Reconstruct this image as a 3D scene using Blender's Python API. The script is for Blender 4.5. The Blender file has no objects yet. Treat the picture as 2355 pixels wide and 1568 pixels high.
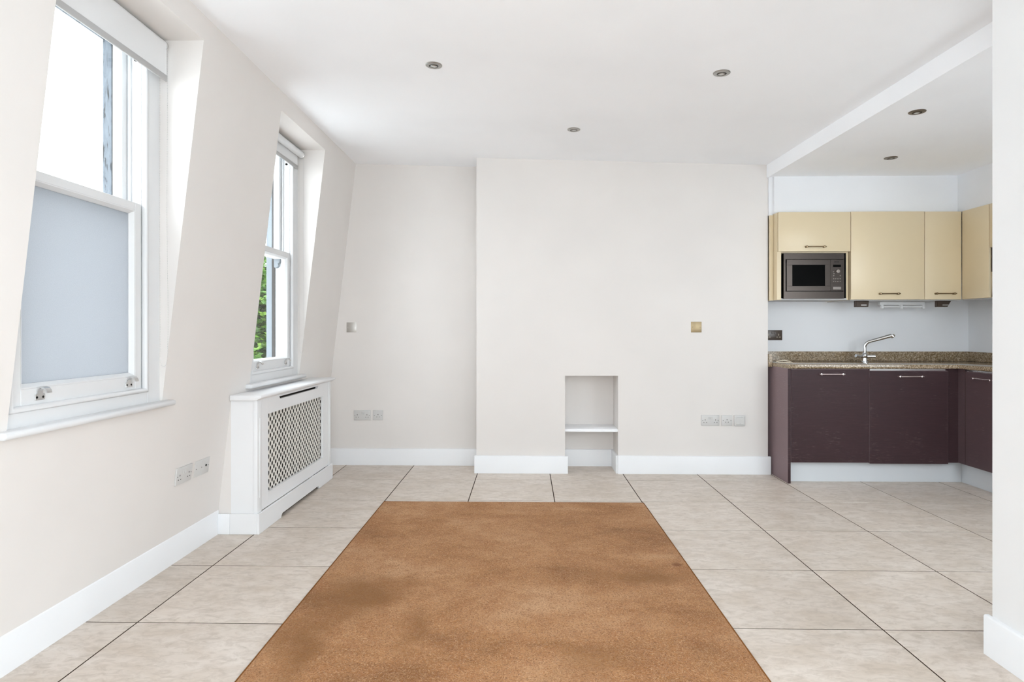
import bpy, bmesh, math, random
from mathutils import Vector, Matrix

random.seed(7)
scene = bpy.context.scene
COL = scene.collection
PI = math.pi

# ------------------------------------------------------------------ camera
CAM_H = 1.165
FPX = 1435.0
YAW = math.atan(30.5 / FPX)
cam_d = bpy.data.cameras.new('camera')
cam = bpy.data.objects.new('camera', cam_d)
COL.objects.link(cam)
cam.location = (0, 0, CAM_H)
cam.rotation_euler = (PI / 2, 0, YAW)
cam_d.sensor_width = 36
cam_d.lens = 36 * FPX / 2355
cam_d.shift_y = -24 / 2355
cam_d.clip_start = 0.02
cam_d.clip_end = 300
scene.camera = cam

# ------------------------------------------------------------------ sky and exposure
SKY = 3.0
world = bpy.data.worlds.new('sky')
scene.world = world
world.use_nodes = True
bg = world.node_tree.nodes['Background']
bg.inputs['Color'].default_value = (0.89, 0.94, 1.0, 1)
bg.inputs['Strength'].default_value = SKY
scene.view_settings.view_transform = 'Standard'
scene.view_settings.look = 'None'
scene.view_settings.exposure = 1.63
scene.view_settings.gamma = 1.0
scene.view_settings.use_curve_mapping = False
scene.cycles.use_denoising = True
scene.cycles.max_bounces = 14
scene.cycles.diffuse_bounces = 10
scene.cycles.transparent_max_bounces = 16
scene.cycles.sample_clamp_indirect = 8.0


def portal(name, loc, rot, sx, sy):
    d = bpy.data.lights.new(name, 'AREA')
    d.shape = 'RECTANGLE'
    d.size, d.size_y = sx, sy
    d.cycles.is_portal = True
    o = bpy.data.objects.new(name, d)
    COL.objects.link(o)
    o.location = loc
    o.rotation_euler = rot
    return o


# window openings in the sloping left wall (y0, y1): two in view, one unseen, added for light
WINS = [(1.985, 2.85), (3.765, 4.60), (0.21, 1.06)]
ZS, ZH = 0.841, 2.505            # sill top, head of the openings
BACK_Y = -0.75                   # wall behind the camera
BW = (-0.60, 0.90, 0.06, 2.42)   # unseen glazed opening added there for fill light: x0, x1, z0, z1
KW = (2.15, 3.50, 0.75, 2.20)    # unseen opening added to brighten the kitchen: x0, x1, z0, z1
RW = (-0.40, 1.10, 0.06, 2.40)   # unseen glazed opening added in the right wall for light: y0, y1, z0, z1
for (a, b) in WINS:
    portal('window_portal', (-2.0, (a + b) / 2, (ZS + ZH) / 2), (0, -PI / 2, 0), ZH - ZS, b - a)
portal('window_portal', ((BW[0] + BW[1]) / 2, BACK_Y - 0.25, (BW[2] + BW[3]) / 2), (PI / 2, 0, 0), BW[1] - BW[0], BW[3] - BW[2])
portal('window_portal', ((KW[0] + KW[1]) / 2, 1.93, (KW[2] + KW[3]) / 2), (PI / 2, 0, 0), KW[1] - KW[0], KW[3] - KW[2])
portal('window_portal', (1.85, (RW[0] + RW[1]) / 2, (RW[2] + RW[3]) / 2), (0, PI / 2, 0), RW[3] - RW[2], RW[1] - RW[0])


# ------------------------------------------------------------------ materials
def s2l(r, g, b):
    f = lambda c: (c / 12.92) if c <= 0.04045 else ((c + 0.055) / 1.055) ** 2.4
    return (f(r / 255), f(g / 255), f(b / 255), 1)


MATS = {}


class NT:
    def __init__(self, name):
        self.m = bpy.data.materials.new(name)
        self.m.use_nodes = True
        self.t = self.m.node_tree
        self.p = self.t.nodes['Principled BSDF']
        self.out = self.t.nodes['Material Output']
        MATS[name] = self.m

    def n(self, typ, **kw):
        nd = self.t.nodes.new(typ)
        for k, v in kw.items():
            if hasattr(nd, k) and k not in nd.inputs:
                setattr(nd, k, v)
            else:
                nd.inputs[k].default_value = v
        return nd

    def l(self, a, b):
        self.t.links.new(a, b)

    def noise(self, vec, scale, detail=3, rough=0.55, dist=0.0):
        nd = self.n('ShaderNodeTexNoise')
        nd.inputs['Scale'].default_value = scale
        nd.inputs['Detail'].default_value = detail
        nd.inputs['Roughness'].default_value = rough
        nd.inputs['Distortion'].default_value = dist
        if vec is not None:
            self.l(vec, nd.inputs['Vector'])
        return nd.outputs['Fac']

    def ramp(self, fac, stops):
        nd = self.n('ShaderNodeValToRGB')
        el = nd.color_ramp.elements
        while len(el) < len(stops):
            el.new(0.5)
        for e, (p, c) in zip(el, stops):
            e.position = p
            e.color = c
        self.l(fac, nd.inputs['Fac'])
        return nd.outputs['Color']

    def mix(self, fac, a, b, mode='MIX'):
        nd = self.n('ShaderNodeMix', data_type='RGBA', blend_type=mode)
        for v, k in ((fac, 0), (a, 6), (b, 7)):
            if isinstance(v, (int, float, tuple)):
                nd.inputs[k].default_value = v
            else:
                self.l(v, nd.inputs[k])
        return nd.outputs[2]

    def bump(self, h, strength, dist=0.002):
        nd = self.n('ShaderNodeBump')
        nd.inputs['Strength'].default_value = strength
        nd.inputs['Distance'].default_value = dist
        self.l(h, nd.inputs['Height'])
        self.l(nd.outputs['Normal'], self.p.inputs['Normal'])
        return nd

    def pos(self, scale=(1, 1, 1), rot=(0, 0, 0), obj=True):
        tc = self.n('ShaderNodeTexCoord')
        mp = self.n('ShaderNodeMapping')
        mp.inputs['Scale'].default_value = scale
        mp.inputs['Rotation'].default_value = rot
        self.l(tc.outputs['Object'], mp.inputs['Vector'])
        return mp.outputs['Vector']


def paint(name, col, rough=0.6, spec=0.3, bump=0.04, scale=180, metallic=0.0, coat=0.0):
    k = NT(name)
    v = k.pos()
    big = k.noise(v, 1.7, 2)
    c2 = tuple(x * 0.965 for x in col[:3]) + (1,)
    k.l(k.mix(k.ramp(big, [(0.35, (0, 0, 0, 1)), (0.65, (1, 1, 1, 1))]), c2, col), k.p.inputs['Base Color'])
    k.p.inputs['Roughness'].default_value = rough
    k.p.inputs['Specular IOR Level'].default_value = spec
    k.p.inputs['Metallic'].default_value = metallic
    k.p.inputs['Coat Weight'].default_value = coat
    if bump:
        k.bump(k.noise(v, scale, 2), bump, 0.001)
    return k.m


def metal(name, col, rough=0.25, stretch=(1, 1, 40), bump=0.02):
    k = NT(name)
    v = k.pos(stretch)
    g = k.noise(v, 30, 3)
    k.l(k.mix(g, tuple(x * 0.88 for x in col[:3]) + (1,), col), k.p.inputs['Base Color'])
    k.p.inputs['Metallic'].default_value = 1
    k.p.inputs['Roughness'].default_value = rough
    if bump:
        k.bump(g, bump, 0.0005)
    return k.m


paint('wall_right_paint', (0.76, 0.765, 0.77, 1), 0.85, 0.2, 0.05, 260)
paint('wall_paint', (0.745, 0.718, 0.695, 1), 0.85, 0.2, 0.05, 260)
paint('ceiling_paint', (0.935, 0.955, 0.985, 1), 0.9, 0.15, 0.03, 260)
paint('kitchen_paint', (0.80, 0.815, 0.84, 1), 0.8, 0.2, 0.03, 260)
paint('trim_paint', (0.82, 0.835, 0.855, 1), 0.42, 0.4, 0.02, 60)
paint('window_gloss', (0.69, 0.70, 0.71, 1), 0.3, 0.5, 0.02, 40)
paint('cover_paint', (0.80, 0.81, 0.825, 1), 0.5, 0.35, 0.02, 60)
paint('grille_white', (0.80, 0.77, 0.72, 1), 0.5, 0.3, 0.0)
paint('socket_white', (0.60, 0.595, 0.585, 1), 0.35, 0.45, 0.0)
paint('dark_hole', (0.012, 0.011, 0.010, 1), 0.6, 0.2, 0.0)
paint('cream_gloss', s2l(217, 201, 169), 0.30, 0.35, 0.0)
paint('cabinet_under', (0.55, 0.56, 0.57, 1), 0.5, 0.3, 0.0)
paint('black_recess', (0.01, 0.01, 0.011, 1), 0.5, 0.3, 0.0)
paint('plinth_grey', (0.66, 0.69, 0.72, 1), 0.38, 0.5, 0.0)
paint('brown_fitting', (0.055, 0.035, 0.024, 1), 0.3, 0.5, 0.0)
paint('white_plastic', (0.72, 0.73, 0.74, 1), 0.4, 0.4, 0.0)
paint('cream_cord', (0.70, 0.62, 0.50, 1), 0.6, 0.3, 0.0)
paint('interior_shade', (0.05, 0.045, 0.04, 1), 0.8, 0.1, 0.0)  # dark colour standing in for shade inside the radiator cover
paint('bark', (0.10, 0.07, 0.05, 1), 0.9, 0.1, 0.3, 20)
paint('street_ground', (0.50, 0.50, 0.49, 1), 0.9, 0.1, 0.0)
paint('bounce_pale', (0.86, 0.86, 0.85, 1), 0.8, 0.2, 0.0)  # pale colour of the unseen slabs added to bounce light
paint('blind_fabric', (0.74, 0.75, 0.76, 1), 0.8, 0.2, 0.06, 500)
paint('blind_bar', (0.44, 0.44, 0.44, 1), 0.5, 0.3, 0.0)
metal('chrome', (0.72, 0.73, 0.74, 1), 0.08, (1, 1, 1), 0.0)
metal('pink_chrome', (0.80, 0.72, 0.72, 1), 0.2, (1, 1, 1), 0.0)
metal('nickel', (0.45, 0.44, 0.42, 1), 0.32)
metal('steel_plate', (0.62, 0.60, 0.57, 1), 0.38, (40, 1, 1))
metal('brass_plate', (0.36, 0.28, 0.17, 1), 0.45, (40, 1, 1))
metal('bronze', (0.27, 0.20, 0.12, 1), 0.3, (1, 1, 1), 0.0)
metal('lamp_bronze', (0.22, 0.19, 0.16, 1), 0.35, (1, 1, 1), 0.0)
metal('lift_chrome', (0.70, 0.70, 0.70, 1), 0.22, (1, 1, 1), 0.0)
metal('microwave_steel', (0.066, 0.055, 0.049, 1), 0.3, (1, 1, 60), 0.02)
metal('button_steel', (0.24, 0.21, 0.19, 1), 0.3, (1, 1, 1), 0.0)
metal('edge_steel', (0.80, 0.80, 0.80, 1), 0.25, (1, 1, 1), 0.0)


def mat_tile():
    k = NT('stone_tile')
    tc = k.n('ShaderNodeTexCoord')
    oi = k.n('ShaderNodeObjectInfo')
    add = k.n('ShaderNodeVectorMath', operation='MULTIPLY_ADD')
    cmb = k.n('ShaderNodeCombineXYZ')
    k.l(oi.outputs['Random'], cmb.inputs[0]); k.l(oi.outputs['Random'], cmb.inputs[1]); k.l(oi.outputs['Random'], cmb.inputs[2])
    k.l(cmb.outputs[0], add.inputs[0])
    add.inputs[1].default_value = (37, 53, 11)
    k.l(tc.outputs['Object'], add.inputs[2])
    mp = k.n('ShaderNodeMapping')
    mp.inputs['Rotation'].default_value = (0, 0, 0.45)
    mp.inputs['Scale'].default_value = (1.0, 1.9, 1)
    k.l(add.outputs[0], mp.inputs['Vector'])
    v = mp.outputs['Vector']
    cloud = k.noise(v, 4.0, 5, 0.62, 0.6)
    fine = k.noise(v, 17, 6, 0.68, 0.8)
    vein = k.noise(v, 9, 7, 0.72, 2.0)
    c = k.ramp(cloud, [(0.30, s2l(203, 190, 176)), (0.52, s2l(214, 203, 192)), (0.75, s2l(224, 215, 206))])
    c = k.mix(k.ramp(fine, [(0.32, (0.7, 0.7, 0.7, 1)), (0.56, (0, 0, 0, 1))]), c, s2l(182, 169, 156))
    c = k.mix(k.ramp(vein, [(0.28, (0.4, 0.4, 0.4, 1)), (0.42, (0, 0, 0, 1))]), c, s2l(170, 158, 145))
    hs = k.n('ShaderNodeHueSaturation')
    mr = k.n('ShaderNodeMapRange')
    mr.inputs['To Min'].default_value = 0.95
    mr.inputs['To Max'].default_value = 1.03
    k.l(oi.outputs['Random'], mr.inputs['Value'])
    k.l(mr.outputs[0], hs.inputs['Value'])
    k.l(c, hs.inputs['Color'])
    k.l(hs.outputs[0], k.p.inputs['Base Color'])
    k.p.inputs['Roughness'].default_value = 0.42
    k.p.inputs['Specular IOR Level'].default_value = 0.35
    k.bump(fine, 0.12, 0.001)


mat_tile()
paint('grout', s2l(66, 54, 44), 0.9, 0.1, 0.1, 200)


def mat_rug():
    k = NT('tan_rug')
    v = k.pos()
    big = k.noise(k.pos((0.9, 1.5, 1)), 1.6, 4, 0.6, 0.5)
    mid = k.noise(v, 9, 4, 0.6)
    fine = k.noise(v, 190, 2, 0.6)
    curl = k.noise(v, 85, 3, 0.6, 2.5)
    c = k.ramp(big, [(0.34, s2l(140, 92, 46)), (0.44, s2l(170, 118, 70)), (0.53, s2l(185, 135, 90)), (0.66, s2l(198, 153, 112))])
    c = k.mix(k.ramp(mid, [(0.36, (0.6, 0.6, 0.6, 1)), (0.56, (0, 0, 0, 1))]), c, s2l(160, 106, 60))
    c = k.mix(k.ramp(fine, [(0.36, (0.75, 0.75, 0.75, 1)), (0.52, (0, 0, 0, 1))]), c, s2l(118, 74, 36))
    c = k.mix(k.ramp(curl, [(0.50, (0, 0, 0, 1)), (0.66, (0.6, 0.6, 0.6, 1))]), c, s2l(216, 176, 136))
    # flattened, darker worn patches with shapes of their own, and a small brown stain (rug-local positions)
    tc = k.n('ShaderNodeTexCoord')
    wobv = k.n('ShaderNodeTexNoise')
    wobv.inputs['Scale'].default_value = 4.5
    wobv.inputs['Detail'].default_value = 4
    k.l(tc.outputs['Object'], wobv.inputs['Vector'])
    wa = k.n('ShaderNodeVectorMath', operation='MULTIPLY_ADD')
    k.l(wobv.outputs['Color'], wa.inputs[0])
    wa.inputs[1].default_value = (0.42, 0.42, 0)
    k.l(tc.outputs['Object'], wa.inputs[2])
    for (px, py, ax, ay, st) in ((-0.62, -0.16, 0.26, 0.30, 0.75), (-0.74, -0.62, 0.14, 0.40, 0.7), (0.62, 0.05, 0.30, 0.13, 0.65), (-0.36, -0.52, 0.10, 0.24, 0.5), (0.30, -0.72, 0.20, 0.14, 0.45)):
        mpb = k.n('ShaderNodeMapping')
        mpb.vector_type = 'TEXTURE'
        mpb.inputs['Location'].default_value = (px + 0.21, py + 0.21, 0.0125)
        mpb.inputs['Scale'].default_value = (ax, ay, 1)
        k.l(wa.outputs[0], mpb.inputs['Vector'])
        ln = k.n('ShaderNodeVectorMath', operation='LENGTH')
        k.l(mpb.outputs[0], ln.inputs[0])
        c = k.mix(k.ramp(ln.outputs['Value'], [(0.25, (st, st, st, 1)), (1.0, (0, 0, 0, 1))]), c, s2l(132, 88, 40))
    ds = k.n('ShaderNodeVectorMath', operation='DISTANCE')
    k.l(tc.outputs['Object'], ds.inputs[0])
    ds.inputs[1].default_value = (0.822, 0.19, 0.012)
    wob = k.n('ShaderNodeMath', operation='MULTIPLY_ADD')
    k.l(k.noise(v, 40, 2), wob.inputs[0])
    wob.inputs[1].default_value = 0.03
    k.l(ds.outputs['Value'], wob.inputs[2])
    c = k.mix(k.ramp(wob.outputs[0], [(0.030, (0.8, 0.8, 0.8, 1)), (0.045, (0, 0, 0, 1))]), c, s2l(120, 72, 34))
    k.l(c, k.p.inputs['Base Color'])
    k.p.inputs['Roughness'].default_value = 1
    k.p.inputs['Specular IOR Level'].default_value = 0.05
    k.p.inputs['Sheen Weight'].default_value = 0.12
    k.bump(k.mix(0.4, curl, fine), 1.0, 0.008)


mat_rug()
paint('rug_binding', s2l(126, 82, 44), 0.95, 0.05, 0.4, 300)


def mat_granite():
    k = NT('granite')
    v = k.pos()
    vor = k.n('ShaderNodeTexVoronoi')
    vor.inputs['Scale'].default_value = 190
    k.l(v, vor.inputs['Vector'])
    a = k.noise(v, 120, 4, 0.7)
    b = k.noise(v, 60, 3, 0.7)
    c = k.ramp(a, [(0.33, s2l(72, 58, 42)), (0.44, s2l(140, 122, 98)), (0.56, s2l(168, 150, 126)), (0.68, s2l(206, 192, 170))])
    c = k.mix(k.ramp(vor.outputs['Color'], [(0.16, (0.8, 0.8, 0.8, 1)), (0.26, (0, 0, 0, 1))]), c, s2l(58, 46, 32))
    c = k.mix(k.ramp(b, [(0.40, (0.6, 0.6, 0.6, 1)), (0.55, (0, 0, 0, 1))]), c, s2l(118, 98, 70))
    k.l(c, k.p.inputs['Base Color'])
    k.p.inputs['Roughness'].default_value = 0.12
    k.p.inputs['Specular IOR Level'].default_value = 0.5


mat_granite()


def mat_plum(name, horiz):
    k = NT(name)
    st = (2, 2, 55) if horiz else (55, 55, 2)
    g = k.noise(k.pos(st), 6, 4, 0.65)
    sc = k.noise(k.pos((2.2, 2.2, 120)), 7, 2, 0.5)
    wear = k.noise(k.pos(), 5, 3, 0.6)
    c = k.ramp(g, [(0.3, s2l(38, 19, 23)), (0.7, s2l(54, 30, 35))])
    m = k.mix(1.0, k.ramp(sc, [(0.66, (0, 0, 0, 1)), (0.70, (1, 1, 1, 1))]), k.ramp(wear, [(0.50, (0, 0, 0, 1)), (0.62, (0.55, 0.55, 0.55, 1))]), 'MULTIPLY')
    c = k.mix(m, c, s2l(168, 145, 145))
    k.l(c, k.p.inputs['Base Color'])
    k.p.inputs['Roughness'].default_value = 0.5
    k.p.inputs['Specular IOR Level'].default_value = 0.35
    k.p.inputs['Sheen Weight'].default_value = 0.9
    k.p.inputs['Sheen Roughness'].default_value = 0.45
    k.p.inputs['Sheen Tint'].default_value = (1.0, 0.74, 0.78, 1)
    k.bump(g, 0.10, 0.0008)


mat_plum('plum_wood', True)


def mat_peeling():
    k = NT('peeling_paint')
    v = k.pos((6, 6, 1.6))
    n1 = k.noise(v, 6, 6, 0.7, 0.8)
    n2 = k.noise(k.pos((8, 8, 0.8)), 9, 5, 0.7)
    c = k.ramp(n1, [(0.36, s2l(34, 38, 43)), (0.43, s2l(82, 88, 95)), (0.6, s2l(94, 100, 107)), (0.7, s2l(104, 110, 116))])
    c = k.mix(k.ramp(n2, [(0.36, (1, 1, 1, 1)), (0.39, (0, 0, 0, 1))]), c, s2l(14, 13, 12))
    k.l(c, k.p.inputs['Base Color'])
    k.p.inputs['Roughness'].default_value = 0.8
    k.bump(n1, 0.8, 0.004)


mat_peeling()
paint('weathered_wood', (0.045, 0.042, 0.040, 1), 0.8, 0.2, 0.3, 30)
paint('outer_paint', (0.17, 0.19, 0.21, 1), 0.7, 0.2, 0.2, 30)


def mat_glass():
    k = NT('clear_glass')
    tr = k.n('ShaderNodeBsdfTransparent')
    tr.inputs['Color'].default_value = (0.97, 0.985, 0.98, 1)
    gl = k.n('ShaderNodeBsdfGlossy')
    gl.inputs['Roughness'].default_value = 0.02
    lw = k.n('ShaderNodeLayerWeight')
    lw.inputs['Blend'].default_value = 0.5
    pw5 = k.n('ShaderNodeMath', operation='POWER')
    pw5.inputs[1].default_value = 5.0
    k.l(lw.outputs['Facing'], pw5.inputs[0])
    fr = k.n('ShaderNodeMath', operation='MULTIPLY_ADD')
    fr.inputs[1].default_value = 0.6
    fr.inputs[2].default_value = 0.03
    k.l(pw5.outputs[0], fr.inputs[0])
    mx = k.n('ShaderNodeMixShader')
    k.l(fr.outputs[0], mx.inputs[0]); k.l(tr.outputs[0], mx.inputs[1]); k.l(gl.outputs[0], mx.inputs[2])
    k.l(mx.outputs[0], k.out.inputs['Surface'])
    k = NT('frosted_glass')
    ts = k.n('ShaderNodeBsdfTranslucent')
    v = k.pos()
    k.l(k.ramp(k.noise(v, 320, 3, 0.7), [(0.3, (0.345, 0.355, 0.37, 1)), (0.7, (0.415, 0.425, 0.435, 1))]), ts.inputs['Color'])
    df = k.n('ShaderNodeBsdfDiffuse')
    df.inputs['Color'].default_value = (0.50, 0.53, 0.55, 1)
    mx = k.n('ShaderNodeMixShader')
    mx.inputs[0].default_value = 0.3
    k.l(ts.outputs[0], mx.inputs[1]); k.l(df.outputs[0], mx.inputs[2])
    k.l(mx.outputs[0], k.out.inputs['Surface'])
    k = NT('leaf')
    v = k.pos()
    c = k.ramp(k.noise(v, 3.0, 4, 0.7), [(0.32, s2l(22, 48, 8)), (0.5, s2l(62, 100, 22)), (0.66, s2l(120, 150, 52))])
    k.l(c, k.p.inputs['Base Color'])
    k.p.inputs['Roughness'].default_value = 0.5
    ts = k.n('ShaderNodeBsdfTranslucent')
    k.l(c, ts.inputs['Color'])
    mx = k.n('ShaderNodeMixShader')
    mx.inputs[0].default_value = 0.35
    k.l(k.p.outputs[0], mx.inputs[1]); k.l(ts.outputs[0], mx.inputs[2])
    k.l(mx.outputs[0], k.out.inputs['Surface'])
    k = NT('dark_glass')
    k.p.inputs['Base Color'].default_value = (0.003, 0.003, 0.003, 1)
    k.p.inputs['Roughness'].default_value = 0.3
    k.p.inputs['Specular IOR Level'].default_value = 0.02
    k = NT('lamp_lens')
    k.p.inputs['Base Color'].default_value = (0.55, 0.56, 0.54, 1)
    k.p.inputs['Roughness'].default_value = 0.2


mat_glass()

# ------------------------------------------------------------------ mesh helpers
ORG = {}


class MB:
    """collects shapes in world coordinates and links them as one mesh object"""

    def __init__(self):
        self.v = []
        self.f = []

    def add(self, vs, fs):
        b = len(self.v)
        self.v += [tuple(p) for p in vs]
        self.f += [tuple(b + i for i in f) for f in fs]
        return self

    def box(self, x0, x1, y0, y1, z0, z1):
        vs = [(x, y, z) for x in (x0, x1) for y in (y0, y1) for z in (z0, z1)]
        return self.add(vs, [(0, 1, 3, 2), (4, 6, 7, 5), (0, 4, 5, 1), (2, 3, 7, 6), (0, 2, 6, 4), (1, 5, 7, 3)])

    def prism(self, poly, axis, a, b):
        """poly: 2-D outline in the other two axes (in x,y,z order); extruded along axis from a to b"""
        n = len(poly)

        def mk(p, t):
            if axis == 'x': return (t, p[0], p[1])
            if axis == 'y': return (p[0], t, p[1])
            return (p[0], p[1], t)
        vs = [mk(p, a) for p in poly] + [mk(p, b) for p in poly]
        fs = [tuple(range(n))[::-1], tuple(range(n, 2 * n))]
        fs += [(i, (i + 1) % n, n + (i + 1) % n, n + i) for i in range(n)]
        return self.add(vs, fs)

    def loft(self, rings, cap=True, closed=False):
        n = len(rings[0])
        vs = [p for r in rings for p in r]
        fs = []
        m = len(rings)
        for i in range(m if closed else m - 1):
            j = (i + 1) % m
            for q in range(n):
                fs.append((i * n + q, i * n + (q + 1) % n, j * n + (q + 1) % n, j * n + q))
        if cap and not closed:
            fs.append(tuple(range(n))[::-1])
            fs.append(tuple(range((m - 1) * n, m * n)))
        return self.add(vs, fs)

    def tube(self, pts, r, seg=10, flat=1.0):
        pts = [Vector(p) for p in pts]
        rs = r if isinstance(r, (list, tuple)) else [r] * len(pts)
        rings = []
        up = None
        for i, p in enumerate(pts):
            t = (pts[min(i + 1, len(pts) - 1)] - pts[max(i - 1, 0)]).normalized()
            if up is None:
                ref = Vector((0, 0, 1)) if abs(t.z) < 0.9 else Vector((1, 0, 0))
                up = (ref - t * ref.dot(t)).normalized()
            else:
                up = (up - t * up.dot(t)).normalized()
            sd = t.cross(up)
            rings.append([tuple(p + (up * math.cos(2 * PI * q / seg) * flat + sd * math.sin(2 * PI * q / seg)) * rs[i]) for q in range(seg)])
        return self.loft(rings)

    def lathe(self, c, prof, axis=(0, 0, 1), seg=24, ends=True):
        """prof: list of (radius, distance along axis from c)"""
        ax = Vector(axis).normalized()
        ref = Vector((1, 0, 0)) if abs(ax.x) < 0.9 else Vector((0, 1, 0))
        a = (ref - ax * ref.dot(ax)).normalized()
        b = ax.cross(a)
        c = Vector(c)
        rings = [[tuple(c + ax * h + (a * math.cos(2 * PI * q / seg) + b * math.sin(2 * PI * q / seg)) * max(r, 1e-5)) for q in range(seg)] for r, h in prof]
        return self.loft(rings, cap=ends)

    def ring(self, y0, y1, z0, z1, prof):
        """mitred frame in the Y-Z plane; prof: closed list of (inset, x)"""
        rings = []
        for (sy, sz) in ((0, 0), (1, 0), (1, 1), (0, 1)):
            rings.append([(x, (y1 - d) if sy else (y0 + d), (z1 - d) if sz else (z0 + d)) for d, x in prof])
        return self.loft(rings, cap=False, closed=True)

    def build(self, name, mat, parent=None, bevel=0.0, seg=2, smooth=True, xf=None, angle=35):
        me = bpy.data.meshes.new(name)
        org = ORG.get(parent, Vector((0, 0, 0))) if parent else Vector((0, 0, 0))
        vs = self.v
        if xf is not None:
            vs = [tuple(xf @ Vector(p)) for p in vs]
        me.from_pydata([(p[0] - org[0], p[1] - org[1], p[2] - org[2]) for p in vs], [], self.f)
        bm = bmesh.new()
        bm.from_mesh(me)
        bmesh.ops.recalc_face_normals(bm, faces=bm.faces)
        if bevel > 0:
            ed = [e for e in bm.edges if len(e.link_faces) == 2 and e.calc_face_angle(0) > 0.5]
            bmesh.ops.bevel(bm, geom=ed, offset=bevel, segments=seg, profile=0.5, affect='EDGES', clamp_overlap=True)
        bm.to_mesh(me)
        bm.free()
        if smooth:
            me.polygons.foreach_set('use_smooth', [True] * len(me.polygons))
            me.set_sharp_from_angle(angle=math.radians(angle))
        me.materials.append(MATS[mat])
        o = bpy.data.objects.new(name, me)
        COL.objects.link(o)
        if parent:
            o.parent = parent
        ORG[o] = org
        return o


def box(name, mat, parent, x0, x1, y0, y1, z0, z1, bevel=0.0, seg=2):
    return MB().box(x0, x1, y0, y1, z0, z1).build(name, mat, parent, bevel, seg)


def tag(o, label=None, cat=None, group=None, kind=None):
    if label: o['label'] = label
    if cat: o['category'] = cat
    if group: o['group'] = group
    if kind: o['kind'] = kind
    return o


def thing(name, loc, label, cat, group=None):
    o = bpy.data.objects.new(name, None)
    o.empty_display_size = 0.05
    COL.objects.link(o)
    o.location = loc
    ORG[o] = Vector(loc)
    return tag(o, label, cat, group)


def struct(name, loc, label):
    o = bpy.data.objects.new(name, None)
    o.empty_display_size = 0.05
    COL.objects.link(o)
    o.location = loc
    ORG[o] = Vector(loc)
    return tag(o, label, kind='structure')


# ------------------------------------------------------------------ room shell
WA, WB = -1.777, 0.117                      # sloping left wall: x = WA + WB*z


def wx(z):
    return WA + WB * z


BY = 5.39                                   # back wall (alcove and kitchen)
FY = 5.105                                  # chimney breast front
BX0, BX1 = -0.40, 1.968                     # chimney breast sides
KX = 3.765                                  # kitchen right wall
CEIL = lambda x: 2.5675 - 0.0304 * x
XOUT = -1.885

# left wall with window openings
mb = MB()


XMID = -1.678                               # window frames sit behind this plane and run on behind the near jamb
FOFF = {WINS[0]: 0.075, WINS[1]: 0.05, WINS[2]: 0.05}


def wallcol(ya, yb, z0, z1):
    mb.prism([(XOUT, z0), (wx(z0), z0), (wx(z1), z1), (XOUT, z1)], 'y', ya, yb)


ys = sorted(WINS)
edges = [BACK_Y - 0.2] + [e for w in ys for e in (w[0] - FOFF[w], w[1])] + [BY + 0.2]
for i in range(0, len(edges), 2):
    wallcol(edges[i], edges[i + 1], 0, 2.75)
for w in ys:
    a, b = w
    wallcol(a - FOFF[w], b, 0, 0.815)
    wallcol(a - FOFF[w], b, ZH, 2.75)
    zm = (XMID - WA) / WB
    mb.prism([(XMID, zm), (wx(ZH), ZH), (XMID, ZH)], 'y', a - FOFF[w], a)
    mb.prism([(wx(0.815) - 0.01, 0.815), (wx(0.815), 0.815), (wx(zm), zm), (wx(zm) - 0.01, zm)], 'y', a - FOFF[w], a)
tag(mb.build('wall_left', 'wall_paint', smooth=False), 'off-white sloping mansard wall with two deep sash window recesses', kind='structure')

# back wall, chimney breast with niche
mb = MB().box(-2.0, KX + 0.2, BY, BY + 0.2, 0, 2.75)
tag(mb.build('wall_back', 'wall_paint', smooth=False), 'off-white back wall of the alcove beside the chimney breast', kind='structure')
NX0, NX1, NZ = 0.325, 0.757, 0.796
mb = MB()
mb.box(BX0, NX0, FY, BY, 0, 2.72).box(NX1, BX1, FY, BY, 0, 2.72).box(NX0, NX1, FY, BY, NZ, 2.72)
tag(mb.build('wall_chimney_breast', 'wall_paint', smooth=False), 'wide off-white chimney breast projecting from the back wall with a small niche', kind='structure')
# kitchen wall linings (cool white paint), bulkhead over the wall cabinets
mb = MB().box(BX1 + 0.002, KX, BY - 0.006, BY, 0, 2.44)
tag(mb.build('wall_kitchen_back', 'kitchen_paint', smooth=False), 'cool white kitchen back wall behind the granite upstand', kind='structure')
mb = MB().box(KX, KX + 0.15, 2.0, BY + 0.2, 0, 2.75)
tag(mb.build('wall_kitchen_right', 'kitchen_paint', smooth=False), 'cool white kitchen side wall beside the corner cabinets', kind='structure')
CKZ = 2.403
mb = MB().box(1.999, KX, 5.055, BY - 0.006, 2.104, CKZ + 0.03).box(3.452, KX, 2.3, 5.055, 2.104, CKZ + 0.03)
mb.box(BX1, 1.999, 5.085, BY - 0.006, 2.095, CKZ + 0.03)
tag(mb.build('trim_1', 'kitchen_paint', smooth=False), 'white boxed bulkhead above the cream wall cabinets', kind='structure')
# right wall close to the camera and the wall behind it that closes the kitchen
PX, PY = 1.672, 2.270
mb = MB().box(PX, PX + 0.13, BACK_Y - 0.2, RW[0], 0, 2.75).box(PX, PX + 0.13, RW[1], PY, 0, 2.75)
mb.box(PX, PX + 0.13, RW[0], RW[1], 0, RW[2]).box(PX, PX + 0.13, RW[0], RW[1], RW[3], 2.75)
mb.box(PX + 0.13, KW[0], 2.0, 2.13, 0, 2.75).box(KW[1], KX + 0.15, 2.0, 2.13, 0, 2.75)
mb.box(KW[0], KW[1], 2.0, 2.13, 0, KW[2]).box(KW[0], KW[1], 2.0, 2.13, KW[3], 2.75)
tag(mb.build('wall_right', 'wall_right_paint', smooth=False), 'white wall end standing in the right foreground', kind='structure')
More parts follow.
